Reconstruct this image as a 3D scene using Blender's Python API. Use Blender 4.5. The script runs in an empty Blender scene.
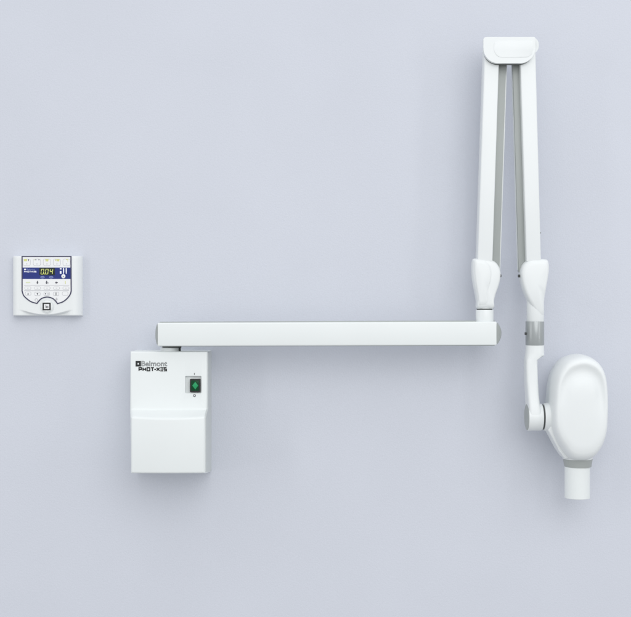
import bpy, bmesh, math
from mathutils import Vector

C = bpy.context.scene
col = C.collection
S = 0.0025          # metres per unit of the wall drawing
D = 3.0             # camera distance from the wall
Z0 = 1.35           # camera height

# ---------------------------------------------------------------- coordinates
def WP(wx, wy, d):                       # wall drawing units + distance from the wall
    return Vector(((wx - 315.5) * S, -d, Z0 + (308.5 - wy) * S))
def k(d): return (D - d) / D
def w2(px, py, d):                       # true (wall-drawing) position of something standing d off the wall
    return (315.5 + (px - 315.5) * k(d), 308.5 + (py - 308.5) * k(d))
def PX(px, py, d):
    x, y = w2(px, py, d)
    return WP(x, y, d)

# ---------------------------------------------------------------- materials
def mat(name, rgb, rough=0.4, spec=0.5, noise=0.0, bump=0.0, bscale=600, coat=0.0, emit=None, metallic=0.0, nscale=9):
    m = bpy.data.materials.new(name); m.use_nodes = True
    nt = m.node_tree; b = nt.nodes['Principled BSDF']
    b.inputs['Base Color'].default_value = (*rgb, 1)
    b.inputs['Roughness'].default_value = rough
    b.inputs['Specular IOR Level'].default_value = spec
    b.inputs['Metallic'].default_value = metallic
    b.inputs['Coat Weight'].default_value = coat
    b.inputs['Coat Roughness'].default_value = 0.15
    tc = nt.nodes.new('ShaderNodeTexCoord')
    if noise:
        n = nt.nodes.new('ShaderNodeTexNoise'); n.inputs['Scale'].default_value = nscale; n.inputs['Detail'].default_value = 5
        nt.links.new(tc.outputs['Object'], n.inputs['Vector'])
        r = nt.nodes.new('ShaderNodeValToRGB')
        r.color_ramp.elements[0].position = 0.3; r.color_ramp.elements[1].position = 0.7
        r.color_ramp.elements[0].color = tuple(c * (1 - noise) for c in rgb) + (1,)
        r.color_ramp.elements[1].color = tuple(min(1, c * (1 + noise)) for c in rgb) + (1,)
        nt.links.new(n.outputs['Fac'], r.inputs['Fac']); nt.links.new(r.outputs['Color'], b.inputs['Base Color'])
    if bump:
        n2 = nt.nodes.new('ShaderNodeTexNoise'); n2.inputs['Scale'].default_value = bscale; n2.inputs['Detail'].default_value = 3
        nt.links.new(tc.outputs['Object'], n2.inputs['Vector'])
        bp = nt.nodes.new('ShaderNodeBump'); bp.inputs['Strength'].default_value = bump; bp.inputs['Distance'].default_value = 0.001
        nt.links.new(n2.outputs['Fac'], bp.inputs['Height']); nt.links.new(bp.outputs['Normal'], b.inputs['Normal'])
    if emit:
        b.inputs['Emission Color'].default_value = (*emit[0], 1); b.inputs['Emission Strength'].default_value = emit[1]
    return m

M_WALL = mat('painted_wall', (0.618, 0.643, 0.709), 0.85, 0.2, noise=0.016, bump=0.5, bscale=230, nscale=3.5)
M_WHITE = mat('white_enamel', (0.775, 0.805, 0.81), 0.36, 0.42, noise=0.008, bump=0.03, bscale=900, coat=0.15)
M_HEAD = mat('white_moulded_shell', (0.775, 0.805, 0.81), 0.5, 0.35, noise=0.008, bump=0.04, bscale=900)
M_SIDE = mat('pale_grey_side', (0.60, 0.63, 0.625), 0.45, 0.35, noise=0.01)
M_CAB = mat('white_powder_coat', (0.775, 0.81, 0.81), 0.42, 0.4, noise=0.008, bump=0.05, bscale=900)
M_GREY = mat('grey_plastic', (0.375, 0.40, 0.39), 0.42, 0.4, noise=0.02, bump=0.05)
M_GREYD = mat('dark_grey_plastic', (0.27, 0.29, 0.29), 0.45, 0.4, noise=0.02)
M_METAL = mat('grey_satin_collar', (0.37, 0.395, 0.40), 0.28, 0.6, noise=0.015, metallic=0.35)
M_SEAL = mat('dark_rubber', (0.075, 0.08, 0.08), 0.6, 0.3, noise=0.05)  # also colours the shadow line drawn behind the hinge cover
M_BLACK = mat('black_print', (0.018, 0.02, 0.02), 0.45, 0.4)
M_INKG = mat('grey_print', (0.15, 0.155, 0.16), 0.5, 0.3)
M_INKL = mat('light_grey_print', (0.47, 0.47, 0.50), 0.5, 0.3)
M_INKM = mat('mid_grey_print', (0.11, 0.11, 0.13), 0.5, 0.3)
M_NAVY = mat('navy_border', (0.05, 0.05, 0.10), 0.4, 0.4)
M_BLUE = mat('blue_band', (0.014, 0.030, 0.20), 0.25, 0.5, noise=0.05, nscale=60)
M_PLATE = mat('white_membrane', (0.84, 0.85, 0.86), 0.35, 0.4, bump=0.04, noise=0.01)
M_LIME = mat('lime_print', (0.66, 0.68, 0.26), 0.5, 0.3)
M_LIMED = mat('pale_lime_print', (0.70, 0.74, 0.50), 0.5, 0.3)
M_WPRINT = mat('white_print', (0.85, 0.87, 0.93), 0.4, 0.4)
M_DIMBLUE = mat('pale_blue_print', (0.25, 0.30, 0.60), 0.4, 0.4)
M_LENS = mat('dark_display_lens', (0.012, 0.022, 0.02), 0.12, 0.5)
M_LED = mat('lit_digit', (0.5, 0.55, 0.15), 0.4, 0.3, emit=((0.70, 0.76, 0.30), 0.42))
M_GREEN = mat('green_switch_lens', (0.0, 0.03, 0.01), 0.25, 0.25, emit=((0.0, 0.10, 0.03), 0.2))
M_GREENB = mat('lit_green_gem', (0.01, 0.19, 0.07), 0.45, 0.3, emit=((0.02, 0.40, 0.15), 0.28))
M_HOUS = mat('panel_housing', (0.79, 0.815, 0.82), 0.38, 0.4, noise=0.008, bump=0.04)

# ---------------------------------------------------------------- object helpers
def finish(name, bm, material, parent=None, angle=35, smooth=True):
    bmesh.ops.remove_doubles(bm, verts=bm.verts, dist=1e-6)
    bmesh.ops.recalc_face_normals(bm, faces=bm.faces)
    me = bpy.data.meshes.new(name); bm.to_mesh(me); bm.free()
    me.materials.append(material)
    if smooth:
        me.polygons.foreach_set('use_smooth', [True] * len(me.polygons))
        me.set_sharp_from_angle(angle=math.radians(angle))
    o = bpy.data.objects.new(name, me); col.objects.link(o)
    if parent is not None:
        o.parent = parent
        root = parent
        off = Vector((0, 0, 0))
        while root is not None:
            off += root.location; root = root.parent
        me.transform(__import__('mathutils').Matrix.Translation(-off))
    return o

def empty(name, loc, label, cat):
    o = bpy.data.objects.new(name, None); col.objects.link(o)
    o.location = loc; o.empty_display_size = 0.05
    o['label'] = label; o['category'] = cat
    return o

def prism(bm, pts, d0, d1, bev=0.0, seg=3, back=False):
    """closed outline of (wx,wy) wall units, from depth d0 to d1, front edge rounded by bev"""
    f = [bm.verts.new(WP(x, y, d1)) for x, y in pts]
    b = [bm.verts.new(WP(x, y, d0)) for x, y in pts]
    n = len(pts)
    front = bm.faces.new(f); backf = bm.faces.new(b[::-1])
    sides = [bm.faces.new((f[i], b[i], b[(i + 1) % n], f[(i + 1) % n])) for i in range(n)]
    if bev > 0:
        es = set(front.edges)
        if back: es |= set(backf.edges)
        for i in range(n):
            a = Vector(pts[i]) - Vector(pts[i - 1]); c = Vector(pts[(i + 1) % n]) - Vector(pts[i])
            if a.length > 1e-9 and c.length > 1e-9 and a.angle(c) > math.radians(30):
                e = bm.edges.get((f[i], b[i]))
                if e: es.add(e)
        bmesh.ops.bevel(bm, geom=list(es), offset=bev, segments=seg, profile=0.5, affect='EDGES', clamp_overlap=True)

def at(pts, d): return [w2(x, y, d) for x, y in pts]

def spline(pts, n=6, closed=True):
    out = []; N = len(pts)
    rng = range(N) if closed else range(N - 1)
    for i in rng:
        g = (lambda j: pts[j % N]) if closed else (lambda j: pts[max(0, min(N - 1, j))])
        p0, p1, p2, p3 = g(i - 1), g(i), g(i + 1), g(i + 2)
        for s in range(n):
            t = s / n
            out.append(tuple(0.5 * ((2 * p1[a]) + (-p0[a] + p2[a]) * t + (2 * p0[a] - 5 * p1[a] + 4 * p2[a] - p3[a]) * t * t
                             + (-p0[a] + 3 * p1[a] - 3 * p2[a] + p3[a]) * t ** 3) for a in (0, 1)))
    if not closed: out.append(pts[-1])
    return out

def rrect(x0, y0, x1, y1, r, n=5):
    rs = r if isinstance(r, (tuple, list)) else (r,) * 4      # tl tr br bl
    out = []
    for (cx, cy, a0, rr) in ((x0 + rs[0], y0 + rs[0], 180, rs[0]), (x1 - rs[1], y0 + rs[1], 270, rs[1]),
                             (x1 - rs[2], y1 - rs[2], 0, rs[2]), (x0 + rs[3], y1 - rs[3], 90, rs[3])):
        for i in range(n + 1):
            a = math.radians(a0 + 90 * i / n)
            out.append((cx + rr * math.cos(a), cy + rr * math.sin(a)))
    return out

def circle(cx, cy, r, n=32): return [(cx + r * math.cos(2 * math.pi * i / n), cy + r * math.sin(2 * math.pi * i / n)) for i in range(n)]

def loft(bm, outline, cen, levels, cap0=True, cap1=True):
    """levels: (scale or (sx, sy), depth function of (angle) or number)"""
    rings = []
    for sc, df in levels:
        ring = []
        for x, y in outline:
            dx, dy = x - cen[0], y - cen[1]
            th = math.atan2(-dy, dx)
            s = sc(th) if callable(sc) else sc
            dd = df(th) if callable(df) else df
            ring.append(bm.verts.new(WP(cen[0] + dx * s, cen[1] + dy * s, dd)))
        rings.append(ring)
    n = len(outline)
    for a, b in zip(rings, rings[1:]):
        for i in range(n):
            bm.faces.new((a[i], a[(i + 1) % n], b[(i + 1) % n], b[i]))
    if cap0: bm.faces.new(rings[0][::-1])
    if cap1:
        c = bm.verts.new(sum((v.co for v in rings[-1]), Vector()) / n)
        for i in range(n): bm.faces.new((rings[-1][i], rings[-1][(i + 1) % n], c))

def lathe(bm, base, axis, prof, n=48, ref=Vector((0, 1, 0))):
    """prof: (distance along the axis, radius)"""
    axis = axis.normalized(); u = axis.cross(ref).normalized(); v = axis.cross(u)
    rings = []
    for t, r in prof:
        rings.append([bm.verts.new(base + axis * t + (u * math.cos(2 * math.pi * i / n) + v * math.sin(2 * math.pi * i / n)) * max(r, 1e-5)) for i in range(n)])
    for a, b in zip(rings, rings[1:]):
        for i in range(n): bm.faces.new((a[i], a[(i + 1) % n], b[(i + 1) % n], b[i]))
    bm.faces.new(rings[0][::-1]); bm.faces.new(rings[-1])

def cyl_v(bm, px0, px1, py0, py1, d, bev=0.0):
    """upright cylinder whose picture spans these units, axis d off the wall"""
    (x0, y0), (x1, y1) = w2(px0, py0, d), w2(px1, py1, d)
    r = (x1 - x0) / 2 * S; h = (y1 - y0) * S
    base = WP((x0 + x1) / 2, y1, d)
    b = bev
    prof = [(0, r - b)] + ([(b * 0.3, r - b * 0.3)] if b else []) + [(b, r), (h - b, r)] + ([(h - b * 0.3, r - b * 0.3)] if b else []) + [(h, r - b)]
    lathe(bm, base, Vector((0, 0, 1)), prof)

def ribbon(bm, pts, w, d0, d1, closed=False):
    """flat printed line of width w"""
    n = len(pts); L = []; R = []
    for i in range(n):
        p = Vector(pts[i])
        a = Vector(pts[i - 1]) if (i > 0 or closed) else None
        c = Vector(pts[(i + 1) % n]) if (i < n - 1 or closed) else None
        t1 = (p - a).normalized() if a is not None else None
        t2 = (c - p).normalized() if c is not None else None
        if t1 is None: t1 = t2
        if t2 is None: t2 = t1
        n1 = Vector((-t1.y, t1.x)); n2 = Vector((-t2.y, t2.x))
        m = (n1 + n2)
        m = m.normalized() if m.length > 1e-6 else n1
        s = w / 2 / max(0.4, m.dot(n1))
        L.append(p + m * s); R.append(p - m * s)
    f = lambda q, d: bm.verts.new(WP(q.x, q.y, d))
    LF = [f(q, d1) for q in L]; RF = [f(q, d1) for q in R]; LB = [f(q, d0) for q in L]; RB = [f(q, d0) for q in R]
    rng = range(n) if closed else range(n - 1)
    for i in rng:
        j = (i + 1) % n
        bm.faces.new((LF[i], LF[j], RF[j], RF[i])); bm.faces.new((LB[i], RB[i], RB[j], LB[j]))
        bm.faces.new((LF[i], LB[i], LB[j], LF[j])); bm.faces.new((RF[i], RF[j], RB[j], RB[i]))
    if not closed:
        bm.faces.new((LF[0], RF[0], RB[0], LB[0])); bm.faces.new((LF[-1], LB[-1], RB[-1], RF[-1]))

def text_mesh(name, body, box, d, material, parent, outline=0.0, bold=0.0, shear=0.0):
    """lettering fitted into a box (x0,y0,x1,y1) of wall units, lying at depth d"""
    cu = bpy.data.curves.new(name, 'FONT'); cu.body = body; cu.size = 1.0; cu.shear = shear
    if outline:
        cu.fill_mode = 'NONE'; cu.bevel_depth = outline; cu.bevel_resolution = 1
    else:
        cu.offset = bold; cu.extrude = 0.004
    t = bpy.data.objects.new(name, cu); col.objects.link(t)
    dg = bpy.context.evaluated_depsgraph_get(); dg.update()
    me0 = bpy.data.meshes.new_from_object(t.evaluated_get(dg))
    bm = bmesh.new(); bm.from_mesh(me0)
    bpy.data.objects.remove(t); bpy.data.curves.remove(cu); bpy.data.meshes.remove(me0)
    xs = [v.co.x for v in bm.verts]; ys = [v.co.y for v in bm.verts]; zs = [v.co.z for v in bm.verts]
    x0, y0, x1, y1 = box
    for v in bm.verts:
        u = (v.co.x - min(xs)) / (max(xs) - min(xs)); w = (v.co.y - min(ys)) / (max(ys) - min(ys))
        h = (v.co.z - min(zs)) / max(1e-9, max(zs) - min(zs))
        v.co = WP(x0 + (x1 - x0) * u, y1 + (y0 - y1) * w, d + 0.0005 * h)
    return finish(name, bm, material, parent, smooth=False)

GLYPH = {  # strokes on a 0..1 square, y down
    'P': [[(0, 1), (0, 0), (1, 0), (1, .58), (.14, .58)]],
    'H': [[(0, 0), (0, 1)], [(1, 0), (1, 1)], [(.14, .5), (.86, .5)]],
    'O': ['c', [(0, 0), (1, 0), (1, 1), (0, 1)]],
    'T': [[(-.1, 0), (1.1, 0)], [(.5, .13), (.5, 1.1)]],
    '-': [[(-1.6, .55), (2.6, .55)]],
    'X': [[(-.05, 0), (.46, .5), (-.05, 1)], [(1.05, 0), (.54, .5), (1.05, 1)]],
    'N': [[(-.1, 0), (1.1, 0)], [(-.1, 1), (1.1, 1)], [(.22, .15), (.22, .85)], [(.78, .15), (.78, .85)]],      # roman two, bars joined
    'S': [[(1.05, 0), (0, 0), (0, .5), (1, .5), (1, 1), (-.05, 1)]],
}
def glyphs(bm, spec, y0, y1, w, d):
    for ch, x0, x1 in spec:
        g = GLYPH[ch]; closed = False
        if g[0] == 'c': closed, g = True, g[1:]
        for st in g:
            pts = [(x0 + w / 2 + (x1 - x0 - w) * u, y0 + w / 2 + (y1 - y0 - w) * v) for u, v in st]
            ribbon(bm, at(pts, d), w * k(d), d, d + 0.0005, closed)

# ---------------------------------------------------------------- wall
bm = bmesh.new()
prism(bm, [(-700, -700), (1330, -700), (1330, 1300), (-700, 1300)], -0.08, 0.0)
wall = finish('wall', bm, M_WALL, smooth=False); wall['kind'] = 'structure'

# ================================================================ dental x-ray machine
DA = 0.10                                 # axis of the arms, off the wall
xm = empty('dental_xray_machine', WP(174, 463, 0),
           'white dental x-ray machine with long horizontal arm, folded upright arms and oval tube head', 'x-ray machine')

# ---- power cabinet
NX = 28
bm = bmesh.new()
grid = []
for i in range(NX + 1):
    u = -1 + 2 * i / NX
    bow = 1 - u * u
    rows = [
        # (left x, right x, y, d)
        (137, 211.3, 471.5, 0.0), (141.2, 211.2, 464.0, 0.166 + 0.004 * bow), (141.2, 211.0, 411.2 + 1.1 * bow, 0.164 + 0.006 * bow),
        (140.6, 211.0, 409.0 + 1.1 * bow, 0.150 + 0.005 * bow), (137.0, 211.3, 406.0 + 0.25 * bow, 0.110), (137.0, 211.3, 349.9, 0.110), (137.0, 211.3, 349.9, 0.0)]
    grid.append([bm.verts.new(WP(l + (r - l) * (u + 1) / 2, y, d)) for l, r, y, d in rows])
NR = len(grid[0])
for i in range(NX):
    for j in range(NR):
        jj = (j + 1) % NR
        bm.faces.new((grid[i][j], grid[i + 1][j], grid[i + 1][jj], grid[i][jj]))
bm.faces.new(grid[0]); bm.faces.new(grid[-1][::-1])
bmesh.ops.recalc_face_normals(bm, faces=bm.faces)
es = [e for e in bm.edges if len(e.link_faces) == 2 and e.calc_face_angle() > math.radians(22)
      and max(v.co.y for v in e.verts) < -0.02]
bmesh.ops.bevel(bm, geom=es, offset=0.0042, segments=4, profile=0.5, affect='EDGES', clamp_overlap=True)
cab = finish('cabinet_housing', bm, M_CAB, xm, angle=30)
# pocket for the switch
d = 0.11
pk = bmesh.new(); prism(pk, at(rrect(185.2, 375.9, 201.4, 393.2, 0.8), d), 0.103, 0.13)
cut = finish('cutter', pk, M_CAB, xm, smooth=False)
mod = cab.modifiers.new('pocket', 'BOOLEAN'); mod.object = cut; mod.operation = 'DIFFERENCE'; mod.solver = 'EXACT'
dg = bpy.context.evaluated_depsgraph_get(); dg.update()
nm = bpy.data.meshes.new_from_object(cab.evaluated_get(dg))
cab.modifiers.clear(); cab.data = nm
nm.name = 'cabinet_housing'
bpy.data.objects.remove(cut)

for x0, x1 in ((211.0, 211.75),):  # thin skin, greyer than the front, over the right side only
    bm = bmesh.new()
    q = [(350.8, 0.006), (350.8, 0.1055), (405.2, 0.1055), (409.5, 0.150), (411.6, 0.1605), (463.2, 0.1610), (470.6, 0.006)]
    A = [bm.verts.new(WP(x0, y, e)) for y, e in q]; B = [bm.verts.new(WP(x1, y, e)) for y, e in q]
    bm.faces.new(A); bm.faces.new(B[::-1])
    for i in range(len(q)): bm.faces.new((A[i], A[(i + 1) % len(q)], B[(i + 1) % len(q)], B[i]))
    finish('grey_side', bm, M_SIDE, cab, smooth=False)
# switch
bm = bmesh.new(); prism(bm, at(rrect(190.0, 379.0, 200.3, 392.0, 0.5), d), 0.103, 0.1125, 0.0008)
sw = finish('power_switch', bm, M_BLACK, xm)
bm = bmesh.new(); prism(bm, at([(191.3, 380.4), (199.0, 380.4), (199.0, 390.6), (191.3, 390.6)], d), 0.1120, 0.1142, 0.0006)
finish('rocker', bm, M_GREEN, sw)
bm = bmesh.new()
loft(bm, at([(195.4, 381.6), (198.4, 385.4), (195.4, 389.4), (192.4, 385.4)], d), w2(195.4, 385.5, d), [(1, 0.1141), (0.9, 0.1150), (0.35, 0.1162)])
finish('light', bm, M_GREENB, sw, angle=80)
bm = bmesh.new(); ribbon(bm, at([(194.4, 374.0), (194.4, 376.0)], d)[:2], 0.55, d, d + 0.0005)
for v in bm.verts: v.co.z += 0.0028
finish('on_mark', bm, M_INKG, cab, smooth=False)
bm = bmesh.new(); ribbon(bm, at(circle(194.5, 395.6, 1.05, 20), d), 0.6, d, d + 0.0005, True)
finish('off_mark', bm, M_INKM, cab, smooth=False)
# maker's mark and lettering
bm = bmesh.new()
ribbon(bm, at([(136.6, 361.9), (140.0, 361.9), (140.0, 365.5), (136.6, 365.5)], d), 1.95 * k(d), d, d + 0.0005, True)
finish('emblem', bm, M_BLACK, cab, smooth=False)
t = text_mesh('maker_lettering', 'Belmont', (*w2(141.4, 360.9, d), *w2(167.2, 366.3, d)), d - 0.0001, M_INKG, cab, outline=0.026)
bm = bmesh.new()
glyphs(bm, [('P', 138.5, 142.1), ('H', 142.5, 146.2), ('O', 146.6, 150.3), ('T', 150.7, 154.2), ('-', 154.4, 155.9), ('X', 156.2, 160.0),
            ('S', 163.6, 167.0)], 367.1, 371.3, 1.1, d)
glyphs(bm, [('N', 160.2, 163.5)], 367.1, 371.3, 0.72, d)
finish('model_lettering', bm, M_BLACK, cab, smooth=False)

# ---- pivot between cabinet and arm
bm = bmesh.new(); cyl_v(bm, 160.6, 179.0, 347.4, 353.2, DA - 0.020, 0.0006)
pv = finish('pivot', bm, M_WHITE, xm)
bm = bmesh.new(); cyl_v(bm, 162.4, 181.4, 345.2, 347.6, DA - 0.020, 0.0004)
lathe(bm, PX(179.9, 351.8, DA - 0.020), Vector((0, 0, 1)), [(0, 0.0022), (0.0105, 0.0022)], 16)
finish('seal_ring', bm, M_SEAL, pv)

# ---- horizontal arm
df = DA + 0.030
bm = bmesh.new()
prism(bm, at([(157.3, 322.9), (496.9, 321.6), (496.9, 345.3), (157.3, 346.2)], df), DA - 0.03, df, 0.0032, 4, back=True)
arm = finish('horizontal_arm', bm, M_CAB, xm)
bm = bmesh.new()
b0 = at([(158.2, 321.9), (496.3, 320.6), (496.3, 346.0), (158.2, 346.9)], df)
prism(bm, b0, DA - 0.024, DA + 0.006, 0.001, 2)
finish('rear_rail', bm, M_GREY, arm)
def cap(px, y0, y1, bul, sgn):
    (x, ya), (_, yb) = w2(px, y0, df), w2(px, y1, df)
    bm = bmesh.new(); N = 16
    rings = []
    hh = (yb - ya) / 2 * S - 0.0006; hd = 0.0292
    for j in range(9):
        r = 1 - j / 8 if j < 8 else 0.02
        xx = x + sgn * (0.5 + (bul - 0.5) * (1 - r * r)) if j else x
        ring = []
        for i in range(32):
            th = 2 * math.pi * i / 32
            p = 0.22 + 0.4 * (j / 8)
            cc, ss = math.cos(th), math.sin(th)
            ux = math.copysign(abs(cc) ** p, cc) * hd * r; uz = math.copysign(abs(ss) ** p, ss) * hh * r
            v = WP(xx, (ya + yb) / 2, DA); ring.append(bm.verts.new(v + Vector((0, ux, uz))))
        rings.append(ring)
    for a, b in zip(rings, rings[1:]):
        for i in range(32): bm.faces.new((a[i], a[(i + 1) % 32], b[(i + 1) % 32], b[i]))
    bm.faces.new(rings[0]); bm.faces.new(rings[-1])
    return finish('end_cap', bm, M_GREY, arm, angle=50)
cap(157.4, 322.9, 346.2, 3.4, -1)
cap(496.8, 321.6, 345.3, 6.2, 1)

# ---- swivel post and lower elbow of the first folded arm
bm = bmesh.new(); cyl_v(bm, 475.7, 493.6, 309.9, 323.5, DA, 0.0008)
post = finish('swivel_post', bm, M_WHITE, xm)
bm = bmesh.new(); cyl_v(bm, 476.9, 492.3, 308.3, 310.3, DA)
finish('seal_ring', bm, M_SEAL, post)

def sink(dep, amt):                          # lets the lower end of an elbow run into its post
    return lambda th: dep - amt * math.exp(-((th + 1.25) / 0.42) ** 2)
def dome(outline, cen, d0, dm, d1, e=0.12, amt=0.0):
    return [(sc_, sink(dd_, amt * sc_ ** 3) if dd_ >= dm else dd_) for sc_, dd_ in _dome(d0, dm, d1, e)]
def _dome(d0, dm, d1, e):
    return [(1 - e * 0.9, d0), (1 - e * 0.25, d0 + (dm - d0) * 0.35), (1, d0 + (dm - d0) * 0.7), (1, dm), (1 - e * 0.12, dm + (d1 - dm) * 0.45), (1 - e * 0.42, dm + (d1 - dm) * 0.75),
            (1 - e * 0.95, dm + (d1 - dm) * 0.93), (1 - e * 1.7, d1 - 0.0004), (0.35, d1 + 0.0006), (0.1, d1 + 0.0008)]
bm = bmesh.new()
o1 = spline([(473.0, 258.9), (478, 258.3), (484, 258.6), (489, 259.4), (494, 261.6), (497.6, 265.6), (499.8, 271.5), (499.6, 279), (497.4, 287.5), (494.6, 295.5), (493.2, 302), (492.9, 308.6),
             (485, 308.9), (476.6, 308.6), (476.2, 302), (475.0, 294), (473.0, 284), (471.8, 275), (471.6, 266), (472.0, 261)], 4)
o1 = at(o1, DA)
loft(bm, o1, w2(485, 284, DA), dome(o1, 0, DA - 0.028, DA + 0.006, DA + 0.0245, 0.13))
o2 = spline([(473.4, 259.8), (479, 259.5), (484, 260.6), (488, 264), (490.2, 270), (490.4, 277), (488.8, 285), (487.2, 293), (486.6, 300), (486.2, 306.5), (481, 307.2), (477.6, 306.5),
             (476.8, 299), (475.4, 291), (473.7, 281), (472.7, 270)], 4)
o2 = at(o2, DA)
loft(bm, o2, w2(481.5, 280, DA), dome(o2, 0, DA, DA + 0.012, DA + 0.0278, 0.14, 0.003))
cyl_v(bm, 476.5, 493.0, 303, 308.6, DA, 0.0006)
el = finish('elbow', bm, M_WHITE, xm, angle=60)
bm = bmesh.new(); lathe(bm, PX(499.2, 275.8, DA + 0.006), Vector((1, 0, 0)), [(0, 0.0036), (0.0044, 0.0036), (0.0050, 0.0026)], 16)
finish('screw', bm, M_SEAL, el)

# ---- folded arms
def folded(top, bot, inner_top, inner_bot, side, name):
    """top/bot: (x0,x1,y) of the white cover; inner: far edge of the grey channel"""
    bm = bmesh.new(); df = DA + 0.022
    prism(bm, at([(top[0], top[2]), (top[1], top[2]), (bot[1], bot[2]), (bot[0], bot[2])], df), DA - 0.022, df, 0.003, 4, back=True)
    o = finish(name, bm, M_WHITE, xm)
    e = 1 if side > 0 else 0
    bm = bmesh.new(); dg_ = DA + 0.003
    q = [(top[e] - side * 2, top[2] + 2), (inner_top, top[2] + 2), (inner_bot, bot[2] + 10), (bot[e] - side * 2, bot[2] + 10)]
    prism(bm, at(q, dg_), DA - 0.012, dg_, 0.0008, 2)
    finish('channel_strip', bm, M_GREY, o)
    bm = bmesh.new(); dg_ = DA - 0.006
    q = [(top[e] - side * 2, top[2] + 3), (inner_top + side * 1.0, top[2] + 3), (inner_bot + side * 1.0, bot[2] + 8), (bot[e] - side * 2, bot[2] + 8)]
    prism(bm, at(q, dg_), DA - 0.016, dg_, 0.0008, 2)
    finish('back_flange', bm, M_WHITE, o)
    return o
fa = folded((484.8, 499.6, 48), (477.6, 492.6, 262), 506.6, 499.4, 1, 'folded_arm')
fb = folded((519.8, 535.6, 48), (526.6, 541.2, 262), 512.4, 518.8, -1, 'folded_arm')
bm = bmesh.new(); lathe(bm, PX(484.2, 86, DA + 0.006), Vector((-1, 0, 0)), [(-0.003, 0.007), (0.0022, 0.007), (0.003, 0.006)], 16); finish('screw', bm, M_GREY, fa)
bm = bmesh.new(); lathe(bm, PX(540.3, 232.8, DA + 0.006), Vector((1, 0, 0)), [(-0.003, 0.0016), (0.0016, 0.0016)], 12); finish('screw', bm, M_GREYD, fb)

# ---- hinge cover on top
bm = bmesh.new()
# knuckle body behind the plate
kb = at(rrect(484.6, 38.6, 537.7, 56.0, (5, 7, 9, 6), 12), DA)
prism(bm, kb, DA - 0.022, DA + 0.014, 0.002, 3)
hd = DA + 0.036
hc = at(rrect(483.4, 37.0, 535.2, 63.2, (3.0, 1.2, 15, 15), 10), hd)
prism(bm, hc, DA + 0.0225, hd, 0.0034, 4)
hv = finish('hinge_cover', bm, M_WHITE, xm, angle=40)
bm = bmesh.new()
prism(bm, at(rrect(494.0, 41.0, 533.0, 57.5, (4, 1, 8, 8), 8), hd), hd - 0.002, hd + 0.0007, 0.0006, 3)
finish('raised_panel', bm, M_WHITE, hv)
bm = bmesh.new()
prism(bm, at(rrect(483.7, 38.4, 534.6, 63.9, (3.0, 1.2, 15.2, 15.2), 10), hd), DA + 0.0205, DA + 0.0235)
finish('cover_shadow', bm, M_SEAL, hv)  # dark sheet stands in for the shadow line along the cover's edge

# ---- elbow of the second folded arm, collar
bm = bmesh.new()
cyl_v(bm, 526.7, 544.0, 285, 321.6, DA, 0.0006)
o1 = spline([(528, 259.6), (534, 258.9), (540, 258.9), (545.6, 259.5), (547.6, 262.5), (548.0, 270), (546.8, 279), (545.2, 288), (544.2, 297), (543.8, 306), (543.6, 316), (541, 319.6), (537, 318), (532.5, 310.5),
             (527.2, 301), (523.4, 292.5), (520.6, 283), (519.4, 274.5), (520.3, 268), (523, 263.2)], 4)
o1 = at(o1, DA)
loft(bm, o1, w2(534.5, 283, DA), dome(o1, 0, DA - 0.028, DA + 0.006, DA + 0.0262, 0.15, 0.013))
el2 = finish('elbow', bm, M_WHITE, xm, angle=60)
bm = bmesh.new(); lathe(bm, PX(520.2, 276, DA + 0.006), Vector((-1, 0, 0)), [(0, 0.0036), (0.0048, 0.0036), (0.0054, 0.0026)], 16)
finish('screw', bm, M_SEAL, el2)
bm = bmesh.new(); cyl_v(bm, 525.5, 544.1, 321.4, 345.2, DA, 0.0005)
clr = finish('collar', bm, M_METAL, xm)
bm = bmesh.new(); lathe(bm, PX(526.2, 333.6, DA + 0.006), Vector((-1, 0, 0)), [(0, 0.0030), (0.0035, 0.0030)], 16)
finish('screw', bm, M_SEAL, clr)

# ---- yoke
def yoke():
    bm = bmesh.new()
    secs = [  # y, x0, x1, half depth, roundness
        (345.0, 525.7, 544.0, 0.0215, 1.0), (352.0, 525.4, 544.0, 0.0215, .95), (355.2, 525.0, 544.0, 0.0215, .8), (359.8, 524.7, 536.9, 0.0215, .55), (366, 524.6, 536.6, 0.0218, .42), (380, 525.0, 537.0, 0.0225, .40),
        (394, 525.9, 537.6, 0.0250, .40), (404, 526.6, 538.4, 0.0290, .38), (411, 526.9, 539.6, 0.0318, .34), (417, 527.1, 540.6, 0.0324, .30)]
    rings = []
    n = 40
    for y, x0, x1, hd, p in secs:
        (a, yy), (b, _) = w2(x0, y, DA), w2(x1, y, DA)
        c = (a + b) / 2; h = (b - a) / 2
        ring = []
        for i in range(n):
            th = 2 * math.pi * i / n; cc, ss = math.cos(th), math.sin(th)
            ring.append(bm.verts.new(WP(c + h * math.copysign(abs(cc) ** p, cc), yy, DA + hd * math.copysign(abs(ss) ** p, ss))))
        rings.append(ring)
    for a, b in zip(rings, rings[1:]):
        for i in range(n): bm.faces.new((a[i], a[(i + 1) % n], b[(i + 1) % n], b[i]))
    bm.faces.new(rings[0]); bm.faces.new(rings[-1])
    x0, yc = w2(527.0, 417.0, DA); x1, _ = w2(541.8, 417.0, DA)
    R = 13.6 * k(DA) * S; L = (x1 - x0) * S
    lathe(bm, WP(x0, yc, DA), Vector((1, 0, 0)), [(0, R - 0.0015), (0.0006, R - 0.0004), (0.0018, R), (L - 0.003, R), (L - 0.0008, R - 0.0008), (L, R - 0.003)], 56)
    return finish('yoke', bm, M_WHITE, xm, angle=38), x0, yc, x1, R
yk, hx0, hyc, hx1, HR = yoke()
bm = bmesh.new()
lathe(bm, WP(hx0, hyc, DA), Vector((-1, 0, 0)), [(-0.001, HR - 0.0012), (0.0006, HR - 0.0012), (0.0022, HR - 0.006), (0.003, HR * 0.5), (0.0032, 0)], 56)
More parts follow.
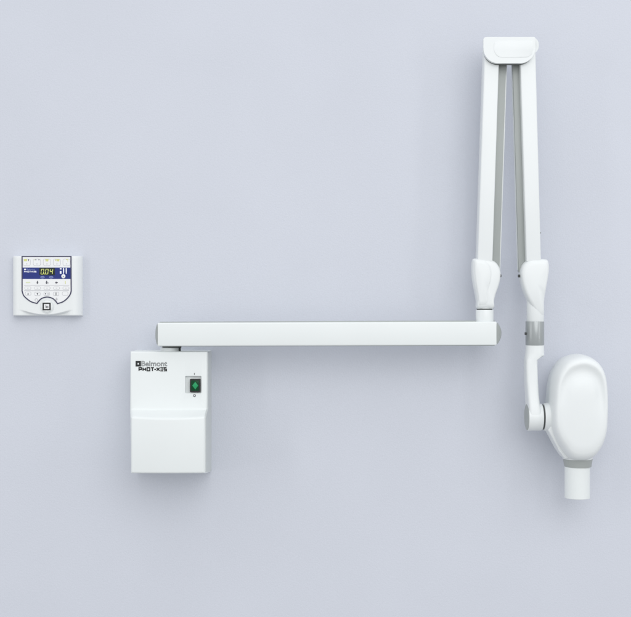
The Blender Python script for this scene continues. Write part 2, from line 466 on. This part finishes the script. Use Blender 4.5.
finish('hub_cap', bm, M_GREY, yk)
bm = bmesh.new()
lathe(bm, WP(hx1 - 0.4, hyc, DA), Vector((1, 0, 0)), [(0, HR - 0.0026), (0.0036, HR - 0.0026)], 48)
finish('seal_ring', bm, M_SEAL, yk)

# ---- tube head
out = spline([(568, 352.6), (579, 354.6), (587.3, 361), (592.4, 372), (594.4, 390), (594.4, 411), (593.4, 427), (589.6, 440), (583.6, 449), (577.5, 453.4), (569, 455), (561, 454.2), (555.6, 451),
              (551.0, 445.4), (545.4, 437.2), (541.2, 425), (540.2, 410), (540.8, 395), (542.4, 379.5), (546.2, 367.5), (554.5, 357.2)], 6)
cen = (567.5, 401)
def low(th): return max(0.0, -math.sin(th)) ** 2
def upper(th): return 0.85 * (0.5 + 0.5 * math.sin(th + 0.30)) ** 1.9
def notch(th, amt): return amt * math.exp(-((th + 2.12) / 0.33) ** 2)     # the shell draws back where the shoulder flange sits
def L_(sc_, dep, lowd=0.0, dipd=0.0, cut=0.0):
    return (lambda t: sc_ - notch(t, cut), lambda t: dep - lowd * low(t) - dipd * upper(t))
lev = [(0.55, 0.018), (0.72, 0.020), (0.82, 0.026), (0.90, 0.036), (0.955, 0.050), (0.985, 0.064), (0.992, 0.0655), (0.985, 0.0672), (0.992, 0.069), (1.0, 0.074), (1.0, 0.092),
       L_(0.997, 0.106, 0, 0, .012), L_(0.988, 0.122, 0, 0, .022), L_(0.976, 0.136, 0.002, 0, .026), L_(0.960, 0.147, 0.004, 0, .026), L_(0.938, 0.1555, 0.005, 0, .026), L_(0.910, 0.1612, 0.005, 0, .022), L_(0.880, 0.1642, 0.0045, 0, .02),
       L_(0.850, 0.1655, 0.003, 0, .015), L_(0.820, 0.1660, 0.002, 0.0008, .010), L_(0.785, 0.1664, 0.001, 0.0042, .005), L_(0.740, 0.1670, 0, 0.0082), L_(0.69, 0.1676, 0, 0.0108), L_(0.63, 0.1682, 0, 0.0108),
       L_(0.56, 0.1688, 0, 0.0078), L_(0.49, 0.1694, 0, 0.0042), L_(0.42, 0.1699, 0, 0.0018), L_(0.33, 0.1704, 0, 0.0005), L_(0.2, 0.1708), L_(0.08, 0.1710)]
bm = bmesh.new(); loft(bm, out, cen, lev)
# mounting boss towards the yoke
bx, _ = w2(543.4, 417, DA)
lathe(bm, WP(bx, hyc, DA), Vector((1, 0, 0)), [(0, HR - 0.001), (0.001, HR), (0.03, HR + 0.004)], 56)
hdm = finish('tube_head', bm, M_HEAD, xm, angle=60)
# shoulder flange at the lower left of the head
bm = bmesh.new()
fl = [w2(x, y, 0.12) for x, y in ((547.5, 430), (551, 424), (560, 432), (566, 444), (576, 457.6), (564.0, 458.3), (558.6, 450.6))]
prism(bm, fl, 0.075, 0.128, 0.0025, 3)
finish('shoulder_flange', bm, M_WHITE, hdm, angle=40)
bm = bmesh.new()
x0, y0 = w2(563.2, 458.2, DA); x1, y1 = w2(592.4, 466.4, DA)
R = (x1 - x0) / 2 * S; H = (y1 - y0) * S
lathe(bm, WP((x0 + x1) / 2, y1, DA), Vector((0, 0, 1)), [(0, R * .905), (0.0008, R * .915), (H - 0.001, R), (H, R - 0.0006)], 56)
finish('collimator_ring', bm, M_GREY, xm)
bm = bmesh.new(); cyl_v(bm, 562.6, 592.4, 453.0, 458.6, DA, 0.001); finish('head_neck', bm, M_WHITE, xm)
bm = bmesh.new()
x0, y0 = w2(564.7, 466.0, DA); x1, y1 = w2(589.8, 497.8, DA)
R = (x1 - x0) / 2 * S; H = (y1 - y0) * S
lathe(bm, WP((x0 + x1) / 2, y1, DA), Vector((0, 0, 1)), [(0.02, R - 0.003), (0.0005, R - 0.003), (0, R - 0.0024), (0, R - 0.0008), (0.0008, R), (H, R)], 56)
finish('beam_cone', bm, M_CAB, xm)

# ================================================================ control panel
cp = empty('control_panel', WP(48.5, 315, 0), 'small white control panel with blue display band and keypad, apart on the wall', 'control panel')
PD = 0.030
def sstep(a, b, x):
    t = max(0, min(1, (x - a) / (b - a))); return t * t * (3 - 2 * t)
xs = [14.0, 14.15, 14.5, 15, 15.7, 16.5, 17.5, 18.7, 20, 21.5, 23] + [23 + i for i in range(1, 51)] + [74.5, 76, 77.3, 78.5, 79.6, 80.6, 81.5, 82.2, 82.7, 83.0, 83.1]
ys = [256.6, 256.8, 257.2, 258] + [258 + i for i in range(2, 50, 2)] + [306.5 + 0.25 * i for i in range(0, 35)] + [315.4, 315.6]
def pd(x, y):
    e = 0.0
    if x < 23: e = (23 - x) / 9
    if x > 74: e = (x - 74) / 9.1
    dd = 0.006 + (PD - 0.006) * math.sqrt(max(0, 1 - min(1, e) ** 2.2))
    te = min(1, (y - 256.6) / 1.4); dd -= 0.0022 * (1 - math.sqrt(max(0, 1 - (1 - te) ** 2)))
    q = (x - 48.5) / 24
    yc = 314.6 - 4.6 * min(1.7, q * q)
    a = 1 - sstep(14, 27, abs(x - 48.5))
    dd -= 0.012 * a * sstep(-0.4, 1.3, y - yc)
    be = min(1, (315.6 - y) / 1.2); dd -= 0.003 * (1 - math.sqrt(max(0, 1 - (1 - be) ** 2)))
    return max(0.002, dd)
bm = bmesh.new()
g = [[bm.verts.new(WP(x, y, pd(x, y))) for x in xs] for y in ys]
gb = [[None] * len(xs) for _ in ys]
for j in range(len(ys) - 1):
    for i in range(len(xs) - 1):
        bm.faces.new((g[j][i], g[j][i + 1], g[j + 1][i + 1], g[j + 1][i]))
loop = [(0, i) for i in range(len(xs))] + [(j, len(xs) - 1) for j in range(1, len(ys))] + [(len(ys) - 1, i) for i in range(len(xs) - 2, -1, -1)] + [(j, 0) for j in range(len(ys) - 2, 0, -1)]
lb = [bm.verts.new(WP(xs[i], ys[j], 0)) for j, i in loop]; lf = [g[j][i] for j, i in loop]
for a in range(len(loop)):
    b = (a + 1) % len(loop); bm.faces.new((lf[a], lf[b], lb[b], lb[a]))
bm.faces.new(lb)
hs = finish('housing', bm, M_HOUS, cp, angle=50)

P = lambda pts: at(pts, PD)
arch = [(57.6, 303.6), (55.3, 300.6), (52.3, 298.2), (47.2, 297.0), (42.2, 298.2), (39.2, 300.6), (37.0, 303.4)]
plate = [(22.2, 256.5), (71.0, 256.5), (71.2, 291.0)] + spline([(71.2, 291.0), (70.2, 294.4), (67.2, 298.4), (63.0, 301.7), (57.6, 303.6)], 4, False)[1:] + spline(arch, 4, False)[1:] \
    + spline([(37.0, 303.4), (31.5, 301.8), (27.0, 298.8), (23.6, 295.2), (22.2, 290.8)], 4, False)[1:]
L0, L1, L2, L3, L4 = PD - 0.0005, PD + 0.0006, PD + 0.0011, PD + 0.0016, PD + 0.0021
bm = bmesh.new(); prism(bm, P(plate), L0, L1)
fp = finish('faceplate', bm, M_PLATE, cp, smooth=False)
bm = bmesh.new(); ribbon(bm, P(plate), 1.05, L0 + 0.0002, L2, True)
finish('border', bm, M_NAVY, fp, smooth=False)
bm = bmesh.new(); prism(bm, P([(22.75, 267.6), (70.6, 267.6), (70.6, 279.0), (22.75, 279.0)]), L0 + 0.0003, L2 - 0.0002)
band = finish('display_band', bm, M_BLUE, cp, smooth=False)
bm = bmesh.new(); prism(bm, P(rrect(39.4, 267.9, 55.0, 275.2, 0.5)), L1, L3 - 0.0002)
finish('display_lens', bm, M_LENS, band, smooth=False)
# seven-segment digits, slanted
SEG = {'0': 'abcdef', '4': 'fgbc'}
def digit(bm, ch, x, y, w, h, sl=0.12, t=0.58):
    def q(u, v): return (x + u * w + (1 - v) * h * sl, y + v * h)
    gap = 0.04
    seg = {'a': ((gap, 0), (1 - gap, 0)), 'b': ((1, gap), (1, .5 - gap)), 'c': ((1, .5 + gap), (1, 1 - gap)), 'd': ((gap, 1), (1 - gap, 1)), 'e': ((0, .5 + gap), (0, 1 - gap)),
           'f': ((0, gap), (0, .5 - gap)), 'g': ((gap, .5), (1 - gap, .5))}
    for s in SEG[ch]:
        (a, b), (c, e) = seg[s]
        ribbon(bm, P([q(a, b), q(c, e)]), t, L2, L3)
for ch, x in (('0', 41.0), ('0', 45.4), ('4', 49.9)):
    bm = bmesh.new(); digit(bm, ch, x, 269.2, 2.5, 4.9)
    if x == 41.0: prism(bm, P(rrect(44.2, 273.6, 44.95, 274.4, 0.1, 2)), L2, L3)
    finish('digit', bm, M_LED, band, smooth=False)
for cx in (42.6, 51.3):
    bm = bmesh.new(); ribbon(bm, P([(cx + 1.9 * math.cos(a * math.pi / 10), 277.2 + 0.85 * math.sin(a * math.pi / 10)) for a in range(20)]), 0.42, L1, L2, True)
    finish('unit_mark', bm, M_DIMBLUE, band, smooth=False)
    bm = bmesh.new(); ribbon(bm, P([(cx - 0.8, 277.4), (cx - 0.1, 276.9), (cx + 0.8, 277.3)]), 0.42, L1, L2)
    finish('unit_mark', bm, M_DIMBLUE, band, smooth=False)
bm = bmesh.new(); prism(bm, P(rrect(24.2, 268.7, 26.1, 270.0, 0.2, 2)), L1, L2); finish('emblem', bm, M_WPRINT, band, smooth=False)
text_mesh('maker_lettering', 'Belmont', (*w2(26.9, 268.6, PD), *w2(35.0, 270.2, PD)), L1, M_DIMBLUE, band)
bm = bmesh.new()
sc = lambda v: 24.2 + (v - 138.6) * (12.3 / 28.4)
for ch, a, b in [('P', 138.6, 141.9), ('H', 142.5, 146.0), ('O', 146.6, 150.2), ('T', 150.9, 154.2), ('-', 154.4, 155.9), ('X', 156.1, 159.7), ('N', 160.3, 163.1), ('S', 163.5, 167.0)]:
    gl = GLYPH[ch]; cl = False
    if gl[0] == 'c': cl, gl = True, gl[1:]
    for st in gl:
        ribbon(bm, P([(sc(a) + 0.2 + (sc(b) - sc(a) - 0.4) * u, 270.9 + 0.2 + 1.2 * v) for u, v in st]), 0.42, L1, L2, cl)
finish('model_lettering', bm, M_WPRINT, band, smooth=False)
bm = bmesh.new(); prism(bm, P(rrect(59.9, 268.2, 61.7, 269.5, 0.3, 2)), L1, L2); finish('indicator_icon', bm, M_WPRINT, band, smooth=False)
bm = bmesh.new(); prism(bm, P(rrect(59.9, 271.0, 61.6, 273.8, 0.3, 2)), L1, L2); finish('indicator_icon', bm, M_WPRINT, band, smooth=False)
for cx in (63.6, 66.3):
    bm = bmesh.new(); prism(bm, P(spline([(cx - 0.45, 268.2), (cx + 0.45, 268.2), (cx + 0.65, 271), (cx + 0.35, 273.6), (cx - 0.35, 273.6), (cx - 0.5, 271)], 2)), L1, L2); finish('indicator_icon', bm, M_WPRINT, band, smooth=False)
bm = bmesh.new(); loft(bm, P(circle(63.5, 276.3, 2.1, 28)), w2(63.5, 276.3, PD), [(1, L1), (0.98, L3), (0.8, L4), (0.3, L4 + 0.0002)])
kb_ = finish('round_key', bm, M_PLATE, cp, angle=60)
bm = bmesh.new(); prism(bm, P(circle(63.5, 276.4, 0.45, 12)), L4, L4 + 0.0006); finish('key_mark', bm, M_INKM, kb_, smooth=False)

# keys: the outlined membrane keys with their printed pictures
def key(cx, cy, w, h, r=0.9):
    bm = bmesh.new()
    prism(bm, P(rrect(cx - w / 2, cy - h / 2, cx + w / 2, cy + h / 2, r, 4)), L1 - 0.0002, L1 + 0.0003)
    o = finish('key', bm, M_PLATE, cp, smooth=False)
    bm = bmesh.new(); ribbon(bm, P(rrect(cx - w / 2, cy - h / 2, cx + w / 2, cy + h / 2, r, 4)), 0.26, L1, L2 - 0.0001, True)
    finish('key_outline', bm, M_INKL, o, smooth=False)
    return o
def pic(o, polys, m, name='key_icon'):
    bm = bmesh.new()
    for p in polys: prism(bm, P(p), L1, L2)
    return finish(name, bm, m, o, smooth=False)
KX = (26.8, 37.0, 47.0, 57.0, 66.6)
def molar(cx, cy, s=1.0): return spline([(cx - 1.5 * s, cy - 1.2 * s), (cx, cy - .9 * s), (cx + 1.5 * s, cy - 1.2 * s), (cx + 1.3 * s, cy + .4 * s), (cx + .8 * s, cy + 1.5 * s), (cx, cy + .6 * s), (cx - .8 * s, cy + 1.5 * s), (cx - 1.3 * s, cy + .4 * s)], 3)
for n_, cx in enumerate(KX):
    o = key(cx, 262.3, 7.2, 6.6, 1.6)
    if n_ == 0: pic(o, [rrect(cx - 2.8, 258.9, cx + 0.4, 261.3, .4, 2)], M_LIME); pic(o, [rrect(cx + 1.4, 259.0, cx + 2.1, 261.2, .3, 2)], M_INKM)
    if n_ == 1: pic(o, [rrect(cx - 1.6, 259.4, cx - 0.6, 260.3, .3, 2), rrect(cx + 1.5, 259.4, cx + 2.5, 260.3, .3, 2)], M_INKM); pic(o, [rrect(cx - 3.2, 259.2, cx - 2.3, 260.4, .3, 2)], M_LIMED)
    if n_ == 2: pic(o, [molar(cx, 260.2, 1.05)], M_LIME)
    if n_ == 3: pic(o, [molar(cx + 1.0, 260.2, 1.0), rrect(cx - 1.8, 259.3, cx - 0.8, 260.8, .3, 2)], M_LIME)
    if n_ == 4: pic(o, [rrect(cx - .6, 259.0, cx + 1.8, 259.9, .3, 2), rrect(cx + .6, 260.5, cx + 1.8, 261.3, .3, 2)], M_LIME)
    pic(o, [rrect(cx - .7, 263.6, cx + .7, 264.2, .2, 2)], M_INKL, 'key_mark')
def person_pic(cx, cy, s): return [circle(cx, cy - 1.15 * s, .5 * s, 12), spline([(cx - .75 * s, cy - .5 * s), (cx + .75 * s, cy - .5 * s), (cx + .55 * s, cy + 1.3 * s), (cx - .55 * s, cy + 1.3 * s)], 3)]
for n_, cx in enumerate((27.9, 37.6, 47.1, 56.6, 66.0)):
    bm = bmesh.new(); o = key(cx, 288.1, 6.2, 3.0, 1.45)
    if n_ == 0: pic(o, [rrect(cx - 2.0, 281.8, cx + 2.4, 282.9, .3, 2)], M_LIMED)
    if n_ == 1: pic(o, person_pic(cx - .1, 282.4, .95), M_INKM)
    if n_ == 2: pic(o, person_pic(cx - .4, 282.4, 1.0), M_INKM); pic(o, [circle(cx + 1.2, 282.9, .55, 10)], M_INKL)
    if n_ == 3: pic(o, [circle(cx - .3, 282.6, .95, 14), circle(cx + 1.0, 282.6, .35, 10)], M_INKM)
    if n_ == 4: pic(o, [rrect(cx - .9, 280.9, cx - .3, 284.0, .2, 2)], M_LIME)
    pic(o, [rrect(cx - .8, 287.8, cx + .8, 288.3, .2, 2)], M_INKL, 'key_mark')
for n_, (cx, cy) in enumerate(((28.2, 293.6), (37.5, 293.9), (46.8, 293.8), (56.1, 293.9), (65.2, 293.6))):
    o = key(cx, cy, 5.6, 3.4, 1.0)
    if n_ == 0: pic(o, [[(cx - .8, cy + .9), (cx, cy - 1.0), (cx + .8, cy + .9)]], M_INKG)
    if n_ == 1: pic(o, [[(cx - .9, cy - .8), (cx + .9, cy - .8), (cx, cy + 1.2)]], M_INKM)
    if n_ == 2: pic(o, [circle(cx - 1.2, cy, .6, 12)], M_INKM); pic(o, [rrect(cx + .4, cy - 1, cx + .8, cy + 1, .15, 2), rrect(cx + 1.4, cy - 1, cx + 1.8, cy + 1, .15, 2)], M_INKL)
    if n_ == 3: pic(o, [rrect(cx - .4, cy - 1.4, cx + .4, cy + 1.5, .2, 2)], M_INKG)
bm = bmesh.new(); ribbon(bm, P(circle(36.4, 299.9, 1.35, 20)), 0.34, L1, L2, True); finish('ring_mark', bm, M_INKL, fp, smooth=False)
bm = bmesh.new(); ribbon(bm, P([(56.6, 297.6), (56.6, 300.6)]), 0.5, L1, L2); ribbon(bm, P([(55.2, 299.0), (56.3, 299.0)]), 0.5, L1, L2); ribbon(bm, P([(56.9, 299.0), (58.0, 299.0)]), 0.5, L1, L2)
finish('cross_mark', bm, M_INKL, fp, smooth=False)
for y in (285.4, 290.7):
    bm = bmesh.new(); ribbon(bm, P([(24.2, y), (69.2, y)]), 0.38, L1, L2 - 0.0003); finish('divider_line', bm, M_INKL, fp, smooth=False)

# exposure button with emblem
bm = bmesh.new()
loft(bm, P(circle(47.1, 306.4, 7.2, 48)), w2(47.1, 306.4, PD), [(1.0, PD - 0.002), (0.99, PD + 0.0004), (0.93, PD + 0.0011), (0.88, PD + 0.0002), (0.84, PD + 0.0002), (0.80, PD + 0.0028), (0.74, PD + 0.0036), (0.4, PD + 0.0040)])
eb = finish('exposure_button', bm, M_HOUS, cp, angle=60)
bm = bmesh.new(); ribbon(bm, P([(43.6, 303.3), (50.4, 303.3), (50.4, 309.6), (43.6, 309.6)]), 1.25, PD + 0.0036, PD + 0.0048, True)
finish('emblem', bm, M_BLACK, eb, smooth=False)
bm = bmesh.new(); prism(bm, P([(44.4, 304.0), (49.7, 304.0), (49.7, 309.0), (44.4, 309.0)]), PD + 0.0036, PD + 0.0044); finish('emblem_field', bm, M_PLATE, eb, smooth=False)
bm = bmesh.new()
ribbon(bm, P([(46.3, 304.8), (46.3, 308.0)]), 0.5, PD + 0.0044, PD + 0.0049)
ribbon(bm, P([(46.7 + 1.0 + 0.8 * math.cos(a * math.pi / 8), 307.0 + 0.85 * math.sin(a * math.pi / 8)) for a in range(16)]), 0.6, PD + 0.0044, PD + 0.0049, True)
finish('emblem_letter', bm, M_INKG, eb, smooth=False)

# ================================================================ light, world, camera
W = bpy.data.worlds.new('World'); C.world = W; W.use_nodes = True
bg = W.node_tree.nodes['Background']; bg.inputs['Strength'].default_value = 0.715
# studio surroundings: a pale ceiling above, a duller floor below
nt = W.node_tree; tc = nt.nodes.new('ShaderNodeTexCoord'); sp = nt.nodes.new('ShaderNodeSeparateXYZ'); mr = nt.nodes.new('ShaderNodeMapRange'); cr = nt.nodes.new('ShaderNodeValToRGB')
nt.links.new(tc.outputs['Generated'], sp.inputs[0]); nt.links.new(sp.outputs['Z'], mr.inputs['Value'])
mr.inputs['From Min'].default_value = -1; mr.inputs['From Max'].default_value = 1
e = cr.color_ramp.elements
e[0].position = 0.1; e[0].color = (0.68, 0.69, 0.70, 1); e[1].position = 0.95; e[1].color = (1.68, 1.70, 1.73, 1)
m_ = e.new(0.5); m_.color = (0.95, 0.965, 0.985, 1)
nt.links.new(mr.outputs[0], cr.inputs['Fac']); nt.links.new(cr.outputs['Color'], bg.inputs['Color'])

def lamp(name, loc, target, size, energy, colr=(1, 1, 1)):
    l = bpy.data.lights.new(name, 'AREA'); l.shape = 'DISK'; l.size = size; l.energy = energy; l.color = colr
    o = bpy.data.objects.new(name, l); col.objects.link(o); o.location = loc
    o.rotation_euler = (Vector(target) - Vector(loc)).to_track_quat('-Z', 'Y').to_euler()
    return o
lamp('studio_softbox', (0.95, -3.6, Z0 + 1.5), (0.05, 0, Z0), 3.2, 46, (1, 0.995, 0.985))
def strip(name, loc, target, w, h, energy):
    o = lamp(name, loc, target, 1, energy); o.data.shape = 'RECTANGLE'; o.data.size = w; o.data.size_y = h
    return o
strip('strip_softbox', (2.5, -1.9, Z0 + 0.2), (0.2, 0, Z0), 0.28, 1.9, 4.5)
strip('strip_softbox', (-2.5, -1.9, Z0 + 0.2), (-0.2, 0, Z0), 0.28, 1.9, 6.5)

cam = bpy.data.cameras.new('camera'); co = bpy.data.objects.new('camera', cam); col.objects.link(co)
co.location = (0, -D, Z0); co.rotation_euler = (math.radians(90), 0, 0)
cam.sensor_fit = 'HORIZONTAL'; cam.sensor_width = 36; cam.lens = 36 * D / (631 * S); cam.clip_end = 50; cam.clip_start = 0.05
C.camera = co
C.view_settings.view_transform = 'Standard'; C.view_settings.look = 'None'; C.view_settings.exposure = 0; C.view_settings.gamma = 1
